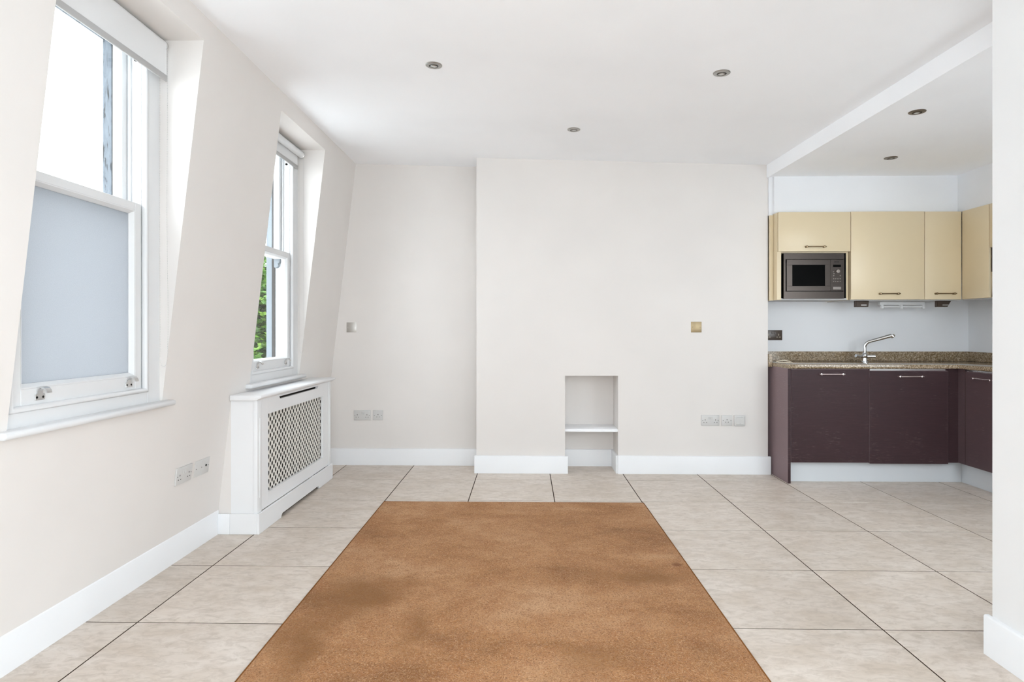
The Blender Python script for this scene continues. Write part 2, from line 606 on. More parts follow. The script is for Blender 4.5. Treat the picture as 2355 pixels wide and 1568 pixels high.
# wall behind the camera with an unseen opening added for light
mb = MB()
y0, y1 = BACK_Y - 0.2, BACK_Y
mb.box(-2.0, BW[0], y0, y1, 0, 2.75).box(BW[1], PX + 0.13, y0, y1, 0, 2.75)
mb.box(BW[0], BW[1], y0, y1, 0, BW[2]).box(BW[0], BW[1], y0, y1, BW[3], 2.75)
tag(mb.build('wall_front', 'wall_paint', smooth=False), 'off-white wall behind the camera with an opening added for light', kind='structure')

# ceiling: gently sloping main slab and the lower kitchen slab that makes the step
mb = MB()
xa, xb = -2.0, 2.15
mb.add([(x, y, z) for x in (xa, xb) for y in (BACK_Y - 0.2, BY + 0.2) for z in (CEIL(x), 2.80)],
       [(0, 1, 3, 2), (4, 6, 7, 5), (0, 4, 5, 1), (2, 3, 7, 6), (0, 2, 6, 4), (1, 5, 7, 3)])
ceil = tag(mb.build('ceiling', 'ceiling_paint', smooth=False), 'plain white ceiling with recessed spotlights', kind='structure')
stepx = lambda y: 1.957 + (FY - y) * 0.0298
mb = MB().prism([(stepx(2.13), 2.13), (KX, 2.13), (KX, BY), (BX1 + 0.001, BY), (stepx(FY) + 0.002, FY)], 'z', CKZ, 2.70)
tag(mb.build('ceiling_kitchen', 'ceiling_paint', smooth=False), 'lower white kitchen ceiling with a step up to the main ceiling', kind='structure')

# floor: grout bed with single stone tiles
fl = tag(MB().box(WA, KX, BACK_Y, BY, -0.06, -0.0014).build('floor', 'grout', smooth=False), 'beige stone tiled floor with dark grout joints', kind='structure')
TXS = [-2.12, -1.550, -0.962, -0.390, 0.201, 0.794, 1.394, 1.990, 2.585, 3.180, 3.775]
TY, TD, GAP = 2.461, 0.6035, 0.0062
shared = {}
jit = random.Random(3)
for i in range(len(TXS) - 1):
    for j in range(-6, 6):
        x0 = max(TXS[i] + GAP / 2, WA)
        x1 = min(TXS[i + 1] - GAP / 2, KX)
        y0 = max(TY + j * TD + GAP / 2, BACK_Y)
        y1 = min(TY + (j + 1) * TD - GAP / 2, BY)
        if x1 - x0 < 0.01 or y1 - y0 < 0.01:
            continue
        if x0 > PX + 0.1 and y1 < 2.1:
            continue
        key = (round(x1 - x0, 3), round(y1 - y0, 3))
        if key not in shared:
            w, d = (x1 - x0) / 2, (y1 - y0) / 2
            b, t, bo = 0.0010, 0.0, -0.012
            vs = [(-w, -d, bo), (w, -d, bo), (w, d, bo), (-w, d, bo), (-w, -d, t - b), (w, -d, t - b), (w, d, t - b), (-w, d, t - b),
                  (-w + b, -d + b, t), (w - b, -d + b, t), (w - b, d - b, t), (-w + b, d - b, t)]
            fs = [(3, 2, 1, 0), (8, 9, 10, 11)] + [(q, (q + 1) % 4, 4 + (q + 1) % 4, 4 + q) for q in range(4)] + [(4 + q, 4 + (q + 1) % 4, 8 + (q + 1) % 4, 8 + q) for q in range(4)]
            me = bpy.data.meshes.new('floor_tile')
            me.from_pydata(vs, [], fs)
            me.materials.append(MATS['stone_tile'])
            shared[key] = me
        o = bpy.data.objects.new('floor_tile', shared[key])
        COL.objects.link(o)
        o.parent = fl
        o.location = ((x0 + x1) / 2, (y0 + y1) / 2, jit.uniform(-0.0003, 0.0))


# skirting boards with an eased top edge
def skirt(name, x0, x1, y0, y1, h, label, face):
    """face: which side is the visible front ('+x','-x','-y')"""
    e = 0.006
    if face == '-y':
        prof = [(y0, 0), (y1, 0), (y1, h), (y0 + e, h), (y0 + 0.002, h - 0.002), (y0, h - e)]
        mb = MB().prism(prof, 'x', x0, x1)
    elif face == '+x':
        prof = [(x0, 0), (x1, 0), (x1, h - e), (x1 - 0.002, h - 0.002), (x1 - e, h), (x0, h)]
        mb = MB().prism(prof, 'y', y0, y1)
    else:
        prof = [(x0, 0), (x1, 0), (x1, h), (x0 + e, h), (x0 + 0.002, h - 0.002), (x0, h - e)]
        mb = MB().prism(prof, 'y', y0, y1)
    o = mb.build(name, 'trim_paint', angle=50)
    return tag(o, label, kind='structure')


skirt('baseboard_left', wx(0.0), -1.757, BACK_Y, 3.5405, 0.138, 'white skirting board along the foot of the sloping window wall', '+x')
skirt('baseboard_alcove', wx(0.14), BX0, BY - 0.018, BY, 0.143, 'white skirting board across the alcove left of the chimney breast', '-y')
skirt('baseboard_breast_left', BX0 - 0.016, NX0 + 0.022, FY - 0.018, FY, 0.142, 'white skirting board under the chimney breast left of the niche', '-y')
skirt('baseboard_breast_right', NX1 - 0.003, BX1 + 0.018, FY - 0.018, FY, 0.146, 'white skirting board under the chimney breast right of the niche', '-y')
skirt('baseboard_niche_back', NX0, NX1 - 0.018, BY - 0.018, BY, 0.145, 'white skirting board across the back of the niche', '-y')
skirt('baseboard_niche_side', NX1 - 0.018, NX1, FY - 0.001, BY, 0.145, 'white skirting board along the right side of the niche', '-x')
skirt('baseboard_right', PX - 0.018, PX, RW[1], PY + 0.018, 0.142, 'white skirting board along the right foreground wall end', '-x')

# shelf in the niche
tag(box('niche_shelf', 'ceiling_paint', None, NX0, NX1, FY + 0.012, BY, 0.337, 0.358, 0.002), 'white painted shelf fixed across the small wall niche', 'shelf')


# ------------------------------------------------------------------ sash windows
def sash(name, parent, x_in, x_out, y0, y1, z0, z1, st, top, bot, mould, glass):
    mb = MB()
    mb.box(x_out, x_in, y0, y0 + st, z0, z1).box(x_out, x_in, y1 - st, y1, z0, z1)
    mb.box(x_out, x_in, y0 + st, y1 - st, z1 - top, z1).box(x_out, x_in, y0 + st, y1 - st, z0, z0 + bot)
    s = mb.build(name, 'window_gloss', parent, 0.0015, 1)
    m = mould
    MB().ring(y0 + st, y1 - st, z0 + bot, z1 - top,
              [(0, x_in), (0.004, x_in - 0.001), (0.006, x_in - 0.004), (m * 0.6, x_in - 0.008), (m, x_in - 0.018), (m, x_out + 0.008), (0, x_out + 0.008)]).build('moulding', 'window_gloss', s, angle=25)
    xm = (x_in + x_out) / 2
    box('pane', glass, s, xm - 0.002, xm + 0.002, y0 + st + 0.004, y1 - st - 0.004, z0 + bot + 0.004, z1 - top - 0.004)
    return s


def sash_lift(parent, y, z, x):
    """chromed lift: screw plate, tapered neck and a lip that hooks over into the room"""
    mb = MB()
    mb.prism([(y - 0.022, z - 0.014), (y + 0.022, z - 0.014), (y + 0.022, z + 0.006), (y + 0.013, z + 0.009), (y + 0.010, z + 0.022), (y - 0.010, z + 0.022), (y - 0.013, z + 0.009), (y - 0.022, z + 0.006)], 'x', x, x + 0.004)
    o = mb.build('sash_lift', 'lift_chrome', parent, 0.001, 1)
    pr = [(0.001, 0.016), (0.006, 0.026), (0.016, 0.031), (0.026, 0.029), (0.034, 0.020), (0.037, 0.011)]
    rings = []
    for k, (dx, dz) in enumerate(pr):
        w = 0.011 + 0.003 * math.sin(k / 5 * PI)
        t = 0.0022
        a = pr[max(k - 1, 0)]; b = pr[min(k + 1, 5)]
        tx, tz = b[0] - a[0], b[1] - a[1]
        L = math.hypot(tx, tz); nx, nz = -tz / L * t, tx / L * t
        rings.append([(x + dx + nx, y - w, z + dz + nz), (x + dx + nx, y + w, z + dz + nz), (x + dx - nx, y + w, z + dz - nz), (x + dx - nx, y - w, z + dz - nz)])
    MB().loft(rings).build('hook', 'lift_chrome', o, angle=60)
    for s in (-1, 1):
        MB().lathe((x + 0.004, y + s * 0.014, z - 0.004), [(0.0042, 0.0), (0.0042, 0.0006), (0.001, 0.0008)], (1, 0, 0), 12).build('screw', 'dark_hole', o)


def make_window(name, y0, y1, lower_glass, label, detail=True, casing='peeling_paint'):
    w = struct(name, (-1.70, (y0 + y1) / 2, ZS), label)
    r0 = y0                       # reveal edge; the frame itself starts behind the jamb
    y0 = y0 - FOFF[(y0, y1)]
    XF = -1.69
    mb = MB()
    L = 0.094
    for (a, b) in ((y0, y0 + L), (y1 - L, y1)):
        mb.box(XF - 0.018, XF, a, b, ZS - 0.02, ZH)
    mb.box(XF - 0.018, XF, y0 + L, y1 - L, ZH - 0.050, ZH).box(XF - 0.018, XF, y0 + L, y1 - L, ZS - 0.02, 0.892)
    mb.build('inner_lining', 'window_gloss', w, 0.0015, 1)
    mb = MB()
    J = 0.108
    for (a, b) in ((y0, y0 + J), (y1 - J, y1)):
        mb.box(-1.832, XF - 0.0185, a, b, ZS - 0.02, ZH)
    mb.box(-1.832, XF - 0.0185, y0 + J, y1 - J, ZH - 0.049, ZH).box(-1.832, XF - 0.0185, y0 + J, y1 - J, ZS - 0.02, 0.893)
    mb.build('pulley_stile', 'window_gloss', w)
    # staff bead round the lower sash, parting bead between the sashes
    MB().ring(y0 + L - 0.002, y1 - L + 0.002, 0.890, ZH - 0.048,
              [(0, XF - 0.014), (0, XF + 0.003), (0.005, XF + 0.008), (0.014, XF + 0.008), (0.019, XF + 0.003), (0.019, XF - 0.014)]).build('staff_bead', 'window_gloss', w, angle=50)
    mb = MB()
    for (a, b) in ((y0 + J - 0.001, y0 + J + 0.011), (y1 - J - 0.011, y1 - J + 0.001)):
        mb.box(-1.7660, -1.7525, a, b, 0.895, ZH - 0.05)
    mb.build('parting_bead', 'window_gloss', w, 0.002, 1)
    lo = sash('lower_sash', w, -1.703, -1.7505, y0 + J + 0.011, y1 - J - 0.011, 0.909, 1.724, 0.042, 0.034, 0.057, 0.016, lower_glass)
    us = sash('upper_sash', w, -1.768, -1.812, y0 + J + 0.002, y1 - J - 0.002, 1.681, ZH - 0.050, 0.034, 0.016, 0.034, 0.013, 'clear_glass')
    for (a, b) in ((y0 + J + 0.002, y0 + J + 0.034), (y1 - J - 0.034, y1 - J - 0.002)):
        mb = MB().prism([(-1.810, 1.6805), (-1.769, 1.6805), (-1.769, 1.664), (-1.774, 1.652), (-1.784, 1.646), (-1.779, 1.636), (-1.786, 1.622), (-1.800, 1.616), (-1.810, 1.622)], 'y', a, b)
        mb.build('horn', 'outer_paint', us, angle=40)
    # projecting sill board with a rounded nose
    nose = []
    t0, t1 = 0.815, ZS
    r = (t1 - t0) / 2
    for k in range(9):
        a = -PI / 2 + PI * k / 8
        nose.append((-1.662 + 0.012 + r * math.cos(a) * 0.95, (t0 + t1) / 2 + r * math.sin(a)))
    prof = [(-1.83, t0)] + nose + [(-1.83, t1)]
    MB().prism([(-1.705, t0), *nose, (-1.705, t1)], 'y', r0 - 0.05, y1 + 0.045).build('window_sill', 'window_gloss', w, 0.003, 2, angle=50)
    MB().box(-1.835, -1.705, y0, y1, t0, t1 - 0.001).build('sill_board', 'window_gloss', w)
    # outside casing, stone-coloured and weathered
    C = 0.122
    for (a, b, cname) in ((y0, y0 + C, 'outer_casing'), (y1 - C, y1, 'outer_casing')):
        oc = MB().box(-1.874, -1.833, a, b, 0.80, ZH).build(cname, casing, w, 0.002, 1)
        s = 1 if a == y0 else -1
        e = b if s == 1 else a
        MB().box(-1.8325, -1.8135, e - s * 0.0135, e, 0.90, ZH - 0.05).build('outer_bead', 'weathered_wood', oc)
    MB().box(-1.90, -1.833, y0, y1, 0.74, 0.88).build('outer_sill', 'outer_paint', w)
    MB().box(-1.874, -1.833, y0 + C, y1 - C, ZH - 0.05, ZH).build('outer_head', casing, w)
    if detail:
        for yy in (r0 + 0.165, y1 - 0.208):
            sash_lift(lo, yy, 0.936, -1.7028)
        for yj, s in ((y0 + J, 1), (y1 - J, -1)):
            p = MB().box(-1.742, -1.722, yj, yj + s * 0.0016, 2.335, 2.40).build('pulley', 'lift_chrome', w)
            MB().lathe((-1.732, yj, 2.370), [(0.0085, 0.0), (0.0085, s * 0.0045), (0.005, s * 0.005)], (0, 1, 0), 14).build('wheel', 'dark_hole', p)
    return w


w1 = make_window('window_1', *WINS[0], 'frosted_glass', 'white sash window nearest the camera with frosted lower pane and peeling outer casing')
w2 = make_window('window_2', *WINS[1], 'clear_glass', 'white sash window above the radiator cover with green leaves behind clear glass', casing='outer_paint')
make_window('added_window_3', *WINS[2], 'clear_glass', 'unseen sash window beside the camera, added for light', detail=False, casing='outer_paint')  # added out of view to let in more daylight
# unseen glazed openings added to light the room and the kitchen
def added_casement(name, W, fy0, fy1, mull, label):
    o = struct(name, ((W[0] + W[1]) / 2, (fy0 + fy1) / 2, W[2]), label)
    mb = MB()
    mb.box(W[0], W[0] + 0.06, fy0, fy1, W[2], W[3]).box(W[1] - 0.06, W[1], fy0, fy1, W[2], W[3])
    mb.box(W[0] + 0.06, W[1] - 0.06, fy0, fy1, W[2], W[2] + 0.06).box(W[0] + 0.06, W[1] - 0.06, fy0, fy1, W[3] - 0.06, W[3])
    cut = [W[0] + 0.06] + [W[0] + (W[1] - W[0]) * k / mull for k in range(1, mull)] + [W[1] - 0.06]
    for c in cut[1:-1]:
        mb.box(c - 0.03, c + 0.03, fy0, fy1, W[2] + 0.06, W[3] - 0.06)
    mb.build('added_frame', 'window_gloss', o)
    ym = (fy0 + fy1) / 2
    for k in range(mull):
        box('pane', 'clear_glass', o, cut[k] + (0.03 if k else 0), cut[k + 1] - (0.03 if k < mull - 1 else 0), ym - 0.002, ym + 0.002, W[2] + 0.06, W[3] - 0.06)


added_casement('added_window_4', BW, BACK_Y - 0.14, BACK_Y - 0.08, 2, 'unseen glazed doors behind the camera, added for fill light')  # added out of view as frontal fill
rw = struct('added_window_6', (PX + 0.07, (RW[0] + RW[1]) / 2, RW[2]), 'unseen glazed doors in the right wall, added for side light')  # added out of view to light the left wall and ceiling
x0, x1 = PX + 0.04, PX + 0.09
ym = (RW[0] + RW[1]) / 2
mb = MB().box(x0, x1, RW[0], RW[0] + 0.06, RW[2], RW[3]).box(x0, x1, RW[1] - 0.06, RW[1], RW[2], RW[3])
mb.box(x0, x1, RW[0] + 0.06, RW[1] - 0.06, RW[2], RW[2] + 0.06).box(x0, x1, RW[0] + 0.06, RW[1] - 0.06, RW[3] - 0.06, RW[3])
mb.box(x0, x1, ym - 0.04, ym + 0.04, RW[2] + 0.06, RW[3] - 0.06)
mb.build('added_frame', 'window_gloss', rw)
for a, b in ((RW[0] + 0.06, ym - 0.04), (ym + 0.04, RW[1] - 0.06)):
    box('pane', 'clear_glass', rw, PX + 0.063, PX + 0.067, a, b, RW[2] + 0.06, RW[3] - 0.06)
added_casement('added_window_5', KW, 2.04, 2.09, 2, 'unseen window behind the right wall end, added to light the kitchen')  # added out of view to brighten the kitchen


# ------------------------------------------------------------------ roller blinds
def bead_chain(parent, y, xa, xb, ztop, zbot):
    mb = MB()
    r = 0.0023
    pts = []
    z = ztop
    while z > zbot + 0.04:
        k = (z - zbot) / (ztop - zbot)
        sw = 0.004 * math.sin(k * 9) * (1 - k)
        pts.append((xa + sw * 0.3, y, z)); pts.append((xb + sw, y, z))
        z -= 0.0078
    xc, rr = (xa + xb) / 2, abs(xb - xa) / 2
    for k in range(1, 12):
        a = PI + PI * k / 12
        pts.append((xc + rr * math.cos(a), y, zbot + 0.04 + 0.04 * math.sin(a)))
    for (px, py, pz) in pts:
        vs = [(px + r, py, pz), (px - r, py, pz), (px, py + r, pz), (px, py - r, pz), (px, py, pz + r), (px, py, pz - r)]
        mb.add(vs, [(0, 2, 4), (2, 1, 4), (1, 3, 4), (3, 0, 4), (2, 0, 5), (1, 2, 5), (3, 1, 5), (0, 3, 5)])
    mb.build('bead_chain', 'socket_white', parent)


def roller_blind(y0, y1, xr, zr, rr, front, zbar, label):
    b = thing('roller_blind', (xr, (y0 + y1) / 2, zbar), label, 'blind', 'roller blinds in the window recesses')
    MB().lathe((xr, y0, zr), [(rr, 0), (rr, y1 - y0)], (0, 1, 0), 28).build('roller', 'blind_fabric', b)
    xf = xr + (rr if front else -rr)
    MB().box(xf - 0.0006, xf + 0.0006, y0 + 0.004, y1 - 0.004, zbar + 0.026, zr).build('fabric', 'blind_fabric', b)
    MB().box(xf - 0.004, xf + 0.004, y0 + 0.002, y1 - 0.002, zbar, zbar + 0.028).build('bottom_bar', 'blind_bar', b, 0.002, 2)
    for (yy, s) in ((y0, -1), (y1, 1)):
        br = MB().lathe((xr, yy, zr), [(rr * 0.8, 0), (rr * 1.05, s * 0.003), (rr * 1.05, s * 0.012), (rr * 0.7, s * 0.016)], (0, 1, 0), 20).build('end_bracket', 'lift_chrome', b)
    bead_chain(b, y1 + 0.011, xr - 0.018, xr + 0.016, zr, 1.0)
    return b


roller_blind(WINS[0][0] + 0.022, WINS[0][1] - 0.026, -1.662, 2.472, 0.021, True, 2.303, 'white roller blind at the near window, fabric pulled down in front of its roller')
roller_blind(WINS[1][0] + 0.022, WINS[1][1] - 0.030, -1.655, 2.462, 0.024, False, 2.352, 'white roller blind at the far window, rolled up tight with its tube exposed')

# ------------------------------------------------------------------ radiator cover
CY0, CY1, CXF = 3.545, 4.885, -1.535
rc = thing('radiator_cover', (-1.62, (CY0 + CY1) / 2, 0), 'white radiator cover with perforated lattice front below the far window', 'radiator cover')
sx = lambda z: wx(z) + 0.002
for (a, b) in ((CY0, CY0 + 0.018), (CY1 - 0.018, CY1)):
    MB().box(-1.688, CXF - 0.0245, a, b, 0.0, 0.765).build('side_panel', 'cover_paint', rc)
# scribe strips closing the wedge to the sloping wall, dark sheets painting in the shade inside
for (a, b) in ((CY0 + 0.001, CY0 + 0.017), (CY1 - 0.017, CY1 - 0.001)):
    MB().prism([(wx(0.05) - 0.003, 0.05), (-1.6885, 0.05), (-1.6885, 0.755), (wx(0.755) - 0.004, 0.755)], 'y', a, b).build('scribe_strip', 'wall_paint', rc)
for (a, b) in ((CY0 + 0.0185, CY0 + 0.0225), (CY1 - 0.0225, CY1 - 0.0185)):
    MB().prism([(wx(0.03) + 0.027, 0.03), (CXF - 0.0255, 0.03), (CXF - 0.0255, 0.764), (wx(0.764) + 0.011, 0.764)], 'y', a, b).build('inner_lining', 'interior_shade', rc)  # dark sheet painted as shade at each inner end
# corner posts with a shallow vertical bead
for (a, b) in ((CY0 - 0.004, CY0 + 0.058), (CY1 - 0.058, CY1 + 0.004)):
    p = MB().box(CXF - 0.024, CXF + 0.001, a, b, 0.0, 0.765).build('corner_post', 'cover_paint', rc, 0.0025, 2)
    ym = (a + b) / 2 + 0.006
    MB().box(CXF + 0.0005, CXF + 0.004, ym - 0.007, ym + 0.007, 0.20, 0.66).build('bead', 'cover_paint', p, 0.002, 2)
# front frame: stiles, bottom rail, top rail with the slot
GY0, GY1, GZ0, GZ1 = 3.70, 4.71, 0.200, 0.668
A, B = CY0 + 0.0605, CY1 - 0.0605
XFR, XBK = CXF - 0.001, CXF - 0.019
for (a, b) in ((A, GY0), (GY1, B)):
    MB().box(XBK, XFR, a, b, 0.118, 0.765).build('front_stile', 'cover_paint', rc, 0.001, 1)
MB().box(XBK, XFR, GY0, GY1, 0.118, GZ0).build('bottom_rail', 'cover_paint', rc)
S0, S1, SZ0, SZ1 = 3.865, 4.60, 0.738, 0.754
mb = MB().box(XBK, XFR, GY0, GY1, GZ1, SZ0).box(XBK, XFR, GY0, GY1, SZ1, 0.765)
mb.prism([(GY0, SZ0), (S0 + 0.016, SZ0), (S0, SZ1), (GY0, SZ1)], 'x', XBK, XFR)
mb.prism([(S1 - 0.016, SZ0), (GY1, SZ0), (GY1, SZ1), (S1, SZ1)], 'x', XBK, XFR)
mb.build('top_rail', 'cover_paint', rc)
# perforated lattice sheet behind the frame: diamond cells, each with an oval hole
mb = MB()
pw, ph = 0.0545, 0.0500
nW = int((GY1 - GY0) / pw) + 2
nH = int((GZ1 - GZ0) / ph) + 2
xs = CXF - 0.021
SEG = 12
for row in range(-1, 2 * nH):
    for c in range(-1, nW):
        cy = GY0 + (c + (0.5 if row % 2 else 0.0)) * pw
        cz = GZ0 + row * ph / 2
        if cy < GY0 - pw * 0.3 or cy > GY1 + pw * 0.3 or cz < GZ0 - ph * 0.3 or cz > GZ1 + ph * 0.3:
            continue
        outer, inner = [], []
        for q in range(SEG):
            t = 2 * PI * q / SEG
            u, v = math.cos(t), math.sin(t)
            k = 1.0 / (abs(u) + abs(v))
            outer.append((cy + u * k * pw / 2, cz + v * k * ph / 2))
            inner.append((cy + u * pw * 0.285, cz + v * ph * 0.315))
        vs = [(xs, a, b) for a, b in outer] + [(xs, a, b) for a, b in inner] + [(xs - 0.004, a, b) for a, b in inner]
        fs = []
        for q in range(SEG):
            r = (q + 1) % SEG
            fs.append((q, r, SEG + r, SEG + q))
            fs.append((SEG + q, SEG + r, 2 * SEG + r, 2 * SEG + q))
        mb.add(vs, fs)
mb.build('lattice_grille', 'grille_white', rc, smooth=False)
# plinth with a cut-out along the floor
P0, P1, PH = CY0 - 0.016, CY1 + 0.010, 0.117
C0, C1 = 3.855, 4.575
mb = MB().prism([(P0, 0), (C0, 0), (C0 + 0.006, 0.012), (C0 + 0.022, 0.022), (C1 - 0.022, 0.022), (C1 - 0.006, 0.012), (C1, 0), (P1, 0), (P1, PH), (P0, PH)], 'x', CXF + 0.001, -1.519)
pl = mb.build('plinth', 'cover_paint', rc, 0.002, 1)
MB().box(-1.689, CXF + 0.001, P0, CY0 - 0.0045, 0, PH).build('plinth_return', 'cover_paint', rc, 0.002, 1)
MB().box(-1.689, CXF + 0.001, CY1 + 0.0045, P1, 0, PH).build('plinth_return', 'cover_paint', rc, 0.002, 1)
# moulded top shelf
prof = [(sx(0.80) - 0.0, 0.766), (CXF + 0.010, 0.766), (CXF + 0.014, 0.771), (CXF + 0.020, 0.775), (CXF + 0.030, 0.778), (CXF + 0.034, 0.784), (CXF + 0.034, 0.789), (CXF + 0.029, 0.794), (CXF + 0.020, 0.796), (sx(0.796), 0.796)]
MB().prism(prof, 'y', CY0 - 0.030, CY1 + 0.022).build('top_shelf', 'cover_paint', rc, 0.004, 2, angle=50)
MB().prism([(wx(0.03) + 0.022, 0.03), (wx(0.03) + 0.026, 0.03), (wx(0.762) + 0.010, 0.762), (wx(0.762) + 0.006, 0.762)], 'y', CY0 + 0.019, CY1 - 0.019).build('shade_sheet', 'interior_shade', rc)  # dark sheet standing in for shade behind the lattice

# short skirting block between the wall skirting and the cover
tag(box('trim_2', 'trim_paint', None, -1.757, -1.6895, P0, P0 + 0.0115, 0, PH, 0.002), 'short white skirting return at the radiator cover', kind='structure')


# ------------------------------------------------------------------ sockets and plates
def plate_xf(loc, wall):
    """local: x to the right, z up, -y out of the wall"""
    if wall == 'back':
        return Matrix.Translation(loc)
    # sloping left wall: right = +Y, out = +X tilted
    n = Vector((1, 0, -WB)).normalized()
    right = Vector((0, 1, 0))
    up = n.cross(right)
    up = -up if up.z < 0 else up
    m = Matrix.Identity(4)
    for i in range(3):
        m[i][0] = right[i]; m[i][1] = -n[i]; m[i][2] = up[i]; m[i][3] = loc[i]
    return m


def socket(loc, wall, kind, label, name='wall_socket', mat='socket_white', cat='socket', group=None):
    t = thing(name, loc, label, cat, group)
    X = plate_xf(Vector(loc), wall)
    w = 0.073 if kind in ('double', 'double_blank') else 0.043
    h = 0.043
    th = 0.009 if name == 'wall_socket' else 0.003
    if kind == 'flip':
        th = 0.016
    MB().box(-w, w, -th, 0, -h, h).build('plate', mat, t, 0.003 if th > 0.005 else 0.0012, 2, xf=X)

    def hole(x, z, a=0.0022, b=0.0022, m='dark_hole', n='pin_hole'):
        MB().box(x - a, x + a, -th - 0.0005, -th + 0.001, z - b, z + b).build(n, m, t, xf=X)

    def screw(x, z=0.0, m='dark_hole'):
        MB().lathe((x, -th - 0.0005, z), [(0.0026, 0), (0.0026, 0.001)], (0, 1, 0), 10).build('screw', m, t, xf=X)
    if kind == 'double':
        for gx in (-0.042, 0.042):
            hole(gx, 0.004, 0.0022, 0.0042)
            hole(gx - 0.0105, -0.0165, 0.0030, 0.0022)
            hole(gx + 0.0105, -0.0165, 0.0030, 0.0022)
        for q in (-0.011, 0.011):
            MB().box(q - 0.0075, q + 0.0075, -th - 0.0035, -th + 0.001, 0.008, 0.030).build('switch', mat, t, 0.0015, 1, xf=X)
        screw(-0.062); screw(0.062)
    elif kind == 'single':
        hole(0, 0.006, 0.0022, 0.0042)
        hole(-0.0100, -0.0135, 0.0028, 0.0022)
        hole(0.0100, -0.0135, 0.0028, 0.0022)
        screw(-0.031); screw(0.031)
    elif kind == 'double_blank':
        MB().lathe((-0.006, -th - 0.0006, 0.000), [(0.0025, 0), (0.0025, 0.0015)], (0, 1, 0), 10).build('jack', 'dark_hole', t, xf=X)
        MB().lathe((0.038, -th - 0.0030, 0.002), [(0.0042, 0), (0.0062, 0.001), (0.0062, 0.004)], (0, 1, 0), 14).build('aerial_port', 'dark_hole', t, xf=X)
        MB().box(-0.001, 0.0, -th - 0.0008, -th + 0.001, -0.042, 0.042).build('joint', mat, t, xf=X)
        screw(-0.060); screw(0.062)
    elif kind == 'flip':
        f = MB().box(-0.034, 0.034, -th - 0.005, -th + 0.001, -0.030, 0.033).build('flap', mat, t, 0.002, 1, xf=X)
        MB().box(-0.024, 0.024, -th - 0.0056, -th - 0.004, 0.024, 0.0265).build('groove', 'blind_bar', f, xf=X)
        MB().lathe((0.0, -th - 0.0062, -0.024), [(0.003, 0), (0.003, 0.002)], (0, 1, 0), 10).build('lock', 'blind_bar', f, xf=X)
    elif kind == 'blank':
        screw(-0.030, 0, 'lift_chrome' if mat == 'steel_plate' else 'dark_hole'); screw(0.030, 0, 'lift_chrome' if mat == 'steel_plate' else 'dark_hole')
    return t


zc = 0.441
socket((wx(zc), 3.108, zc), 'left', 'double', 'white double socket low on the sloping wall, nearer the camera', group='white sockets')
socket((wx(zc - 0.003), 3.293, zc - 0.003), 'left', 'double_blank', 'white aerial and data plate on the sloping wall beside the radiator cover', 'data_outlet', cat='outlet')
socket((-1.509, BY, 1.193), 'back', 'blank', 'square steel blanking plate high in the alcove', 'blank_plate', 'steel_plate', 'wall plate')
socket((-1.414, BY, 0.431), 'back', 'double', 'white double socket low in the alcove', group='white sockets')
socket((-1.276, BY, 0.431), 'back', 'single', 'white single socket low in the alcove right of the double one', group='white sockets')
socket((1.390, FY, 1.193), 'back', 'blank', 'square bronze blanking plate on the chimney breast', 'blank_plate', 'brass_plate', 'wall plate')
socket((1.502, FY, 0.436), 'back', 'double', 'white double socket low on the chimney breast', group='white sockets')
socket((1.636, FY, 0.436), 'back', 'single', 'white single socket in the middle of the row on the chimney breast', group='white sockets')
socket((1.737, FY, 0.436), 'back', 'flip', 'white outlet with a flap, rightmost of the row on the chimney breast', 'flap_outlet', cat='outlet')
# bronze double socket on the kitchen back wall, half hidden behind the breast
kt = thing('wall_socket', (2.123, BY - 0.006, 1.126), 'brown metal double socket over the worktop beside the chimney breast', 'socket')
X = Matrix.Translation((2.123, BY - 0.006, 1.126))
MB().box(-0.073, 0.073, -0.004, 0, -0.043, 0.043).build('plate', 'brown_fitting', kt, 0.0015, 2, xf=X)
for gx in (-0.042, 0.042):
    for (dx, dz, a, b) in ((0, 0.004, 0.0024, 0.0045), (-0.011, -0.017, 0.0034, 0.0024), (0.011, -0.017, 0.0034, 0.0024)):
        rim = MB().box(gx + dx - a * 1.7, gx + dx + a * 1.7, -0.0046, -0.003, dz - b * 1.5, dz + b * 1.5).build('pin_surround', 'cream_cord', kt, xf=X)
        MB().box(gx + dx - a, gx + dx + a, -0.0052, -0.004, dz - b, dz + b).build('pin_hole', 'dark_hole', rim, xf=X)
for q in (-0.011, 0.011):
    MB().box(q - 0.007, q + 0.007, -0.0065, -0.003, 0.010, 0.030).build('switch', 'brown_fitting', kt, 0.001, 1, xf=X)


# ------------------------------------------------------------------ recessed spotlights
def downlight(x, y, z, m, label, tilt):
    t = thing('ceiling_spotlight', (x, y, z), label, 'spotlight', 'recessed ceiling spotlights')
    R = Matrix.Translation((x, y, z)) @ Matrix.Rotation(tilt, 4, 'Y')
    MB().lathe((0, 0, 0), [(0.0445, 0.0), (0.0445, -0.0025), (0.042, -0.0045), (0.031, -0.0060), (0.0255, -0.0065), (0.0245, -0.0055), (0.0245, -0.0005)], (0, 0, 1), 36).build('rim', m, t, xf=R, angle=30)
    MB().lathe((0, 0, 0), [(0.0242, -0.0012), (0.0242, -0.0022), (0.020, -0.0024)], (0, 0, 1), 28).build('gimbal_gap', 'black_recess', t, xf=R)
    MB().lathe((0, 0.003, 0), [(0.0195, -0.0020), (0.0195, -0.0062), (0.016, -0.0085), (0.0165, -0.0058), (0.009, -0.0052)], (0, 0, 1), 28).build('lamp_holder', m, t, xf=R, angle=30)
    MB().lathe((0, 0.003, 0), [(0.0155, -0.0055), (0.0150, -0.0068), (0.006, -0.0078), (0.0005, -0.0080)], (0, 0, 1), 24).build('lens', 'lamp_lens', t, xf=R)


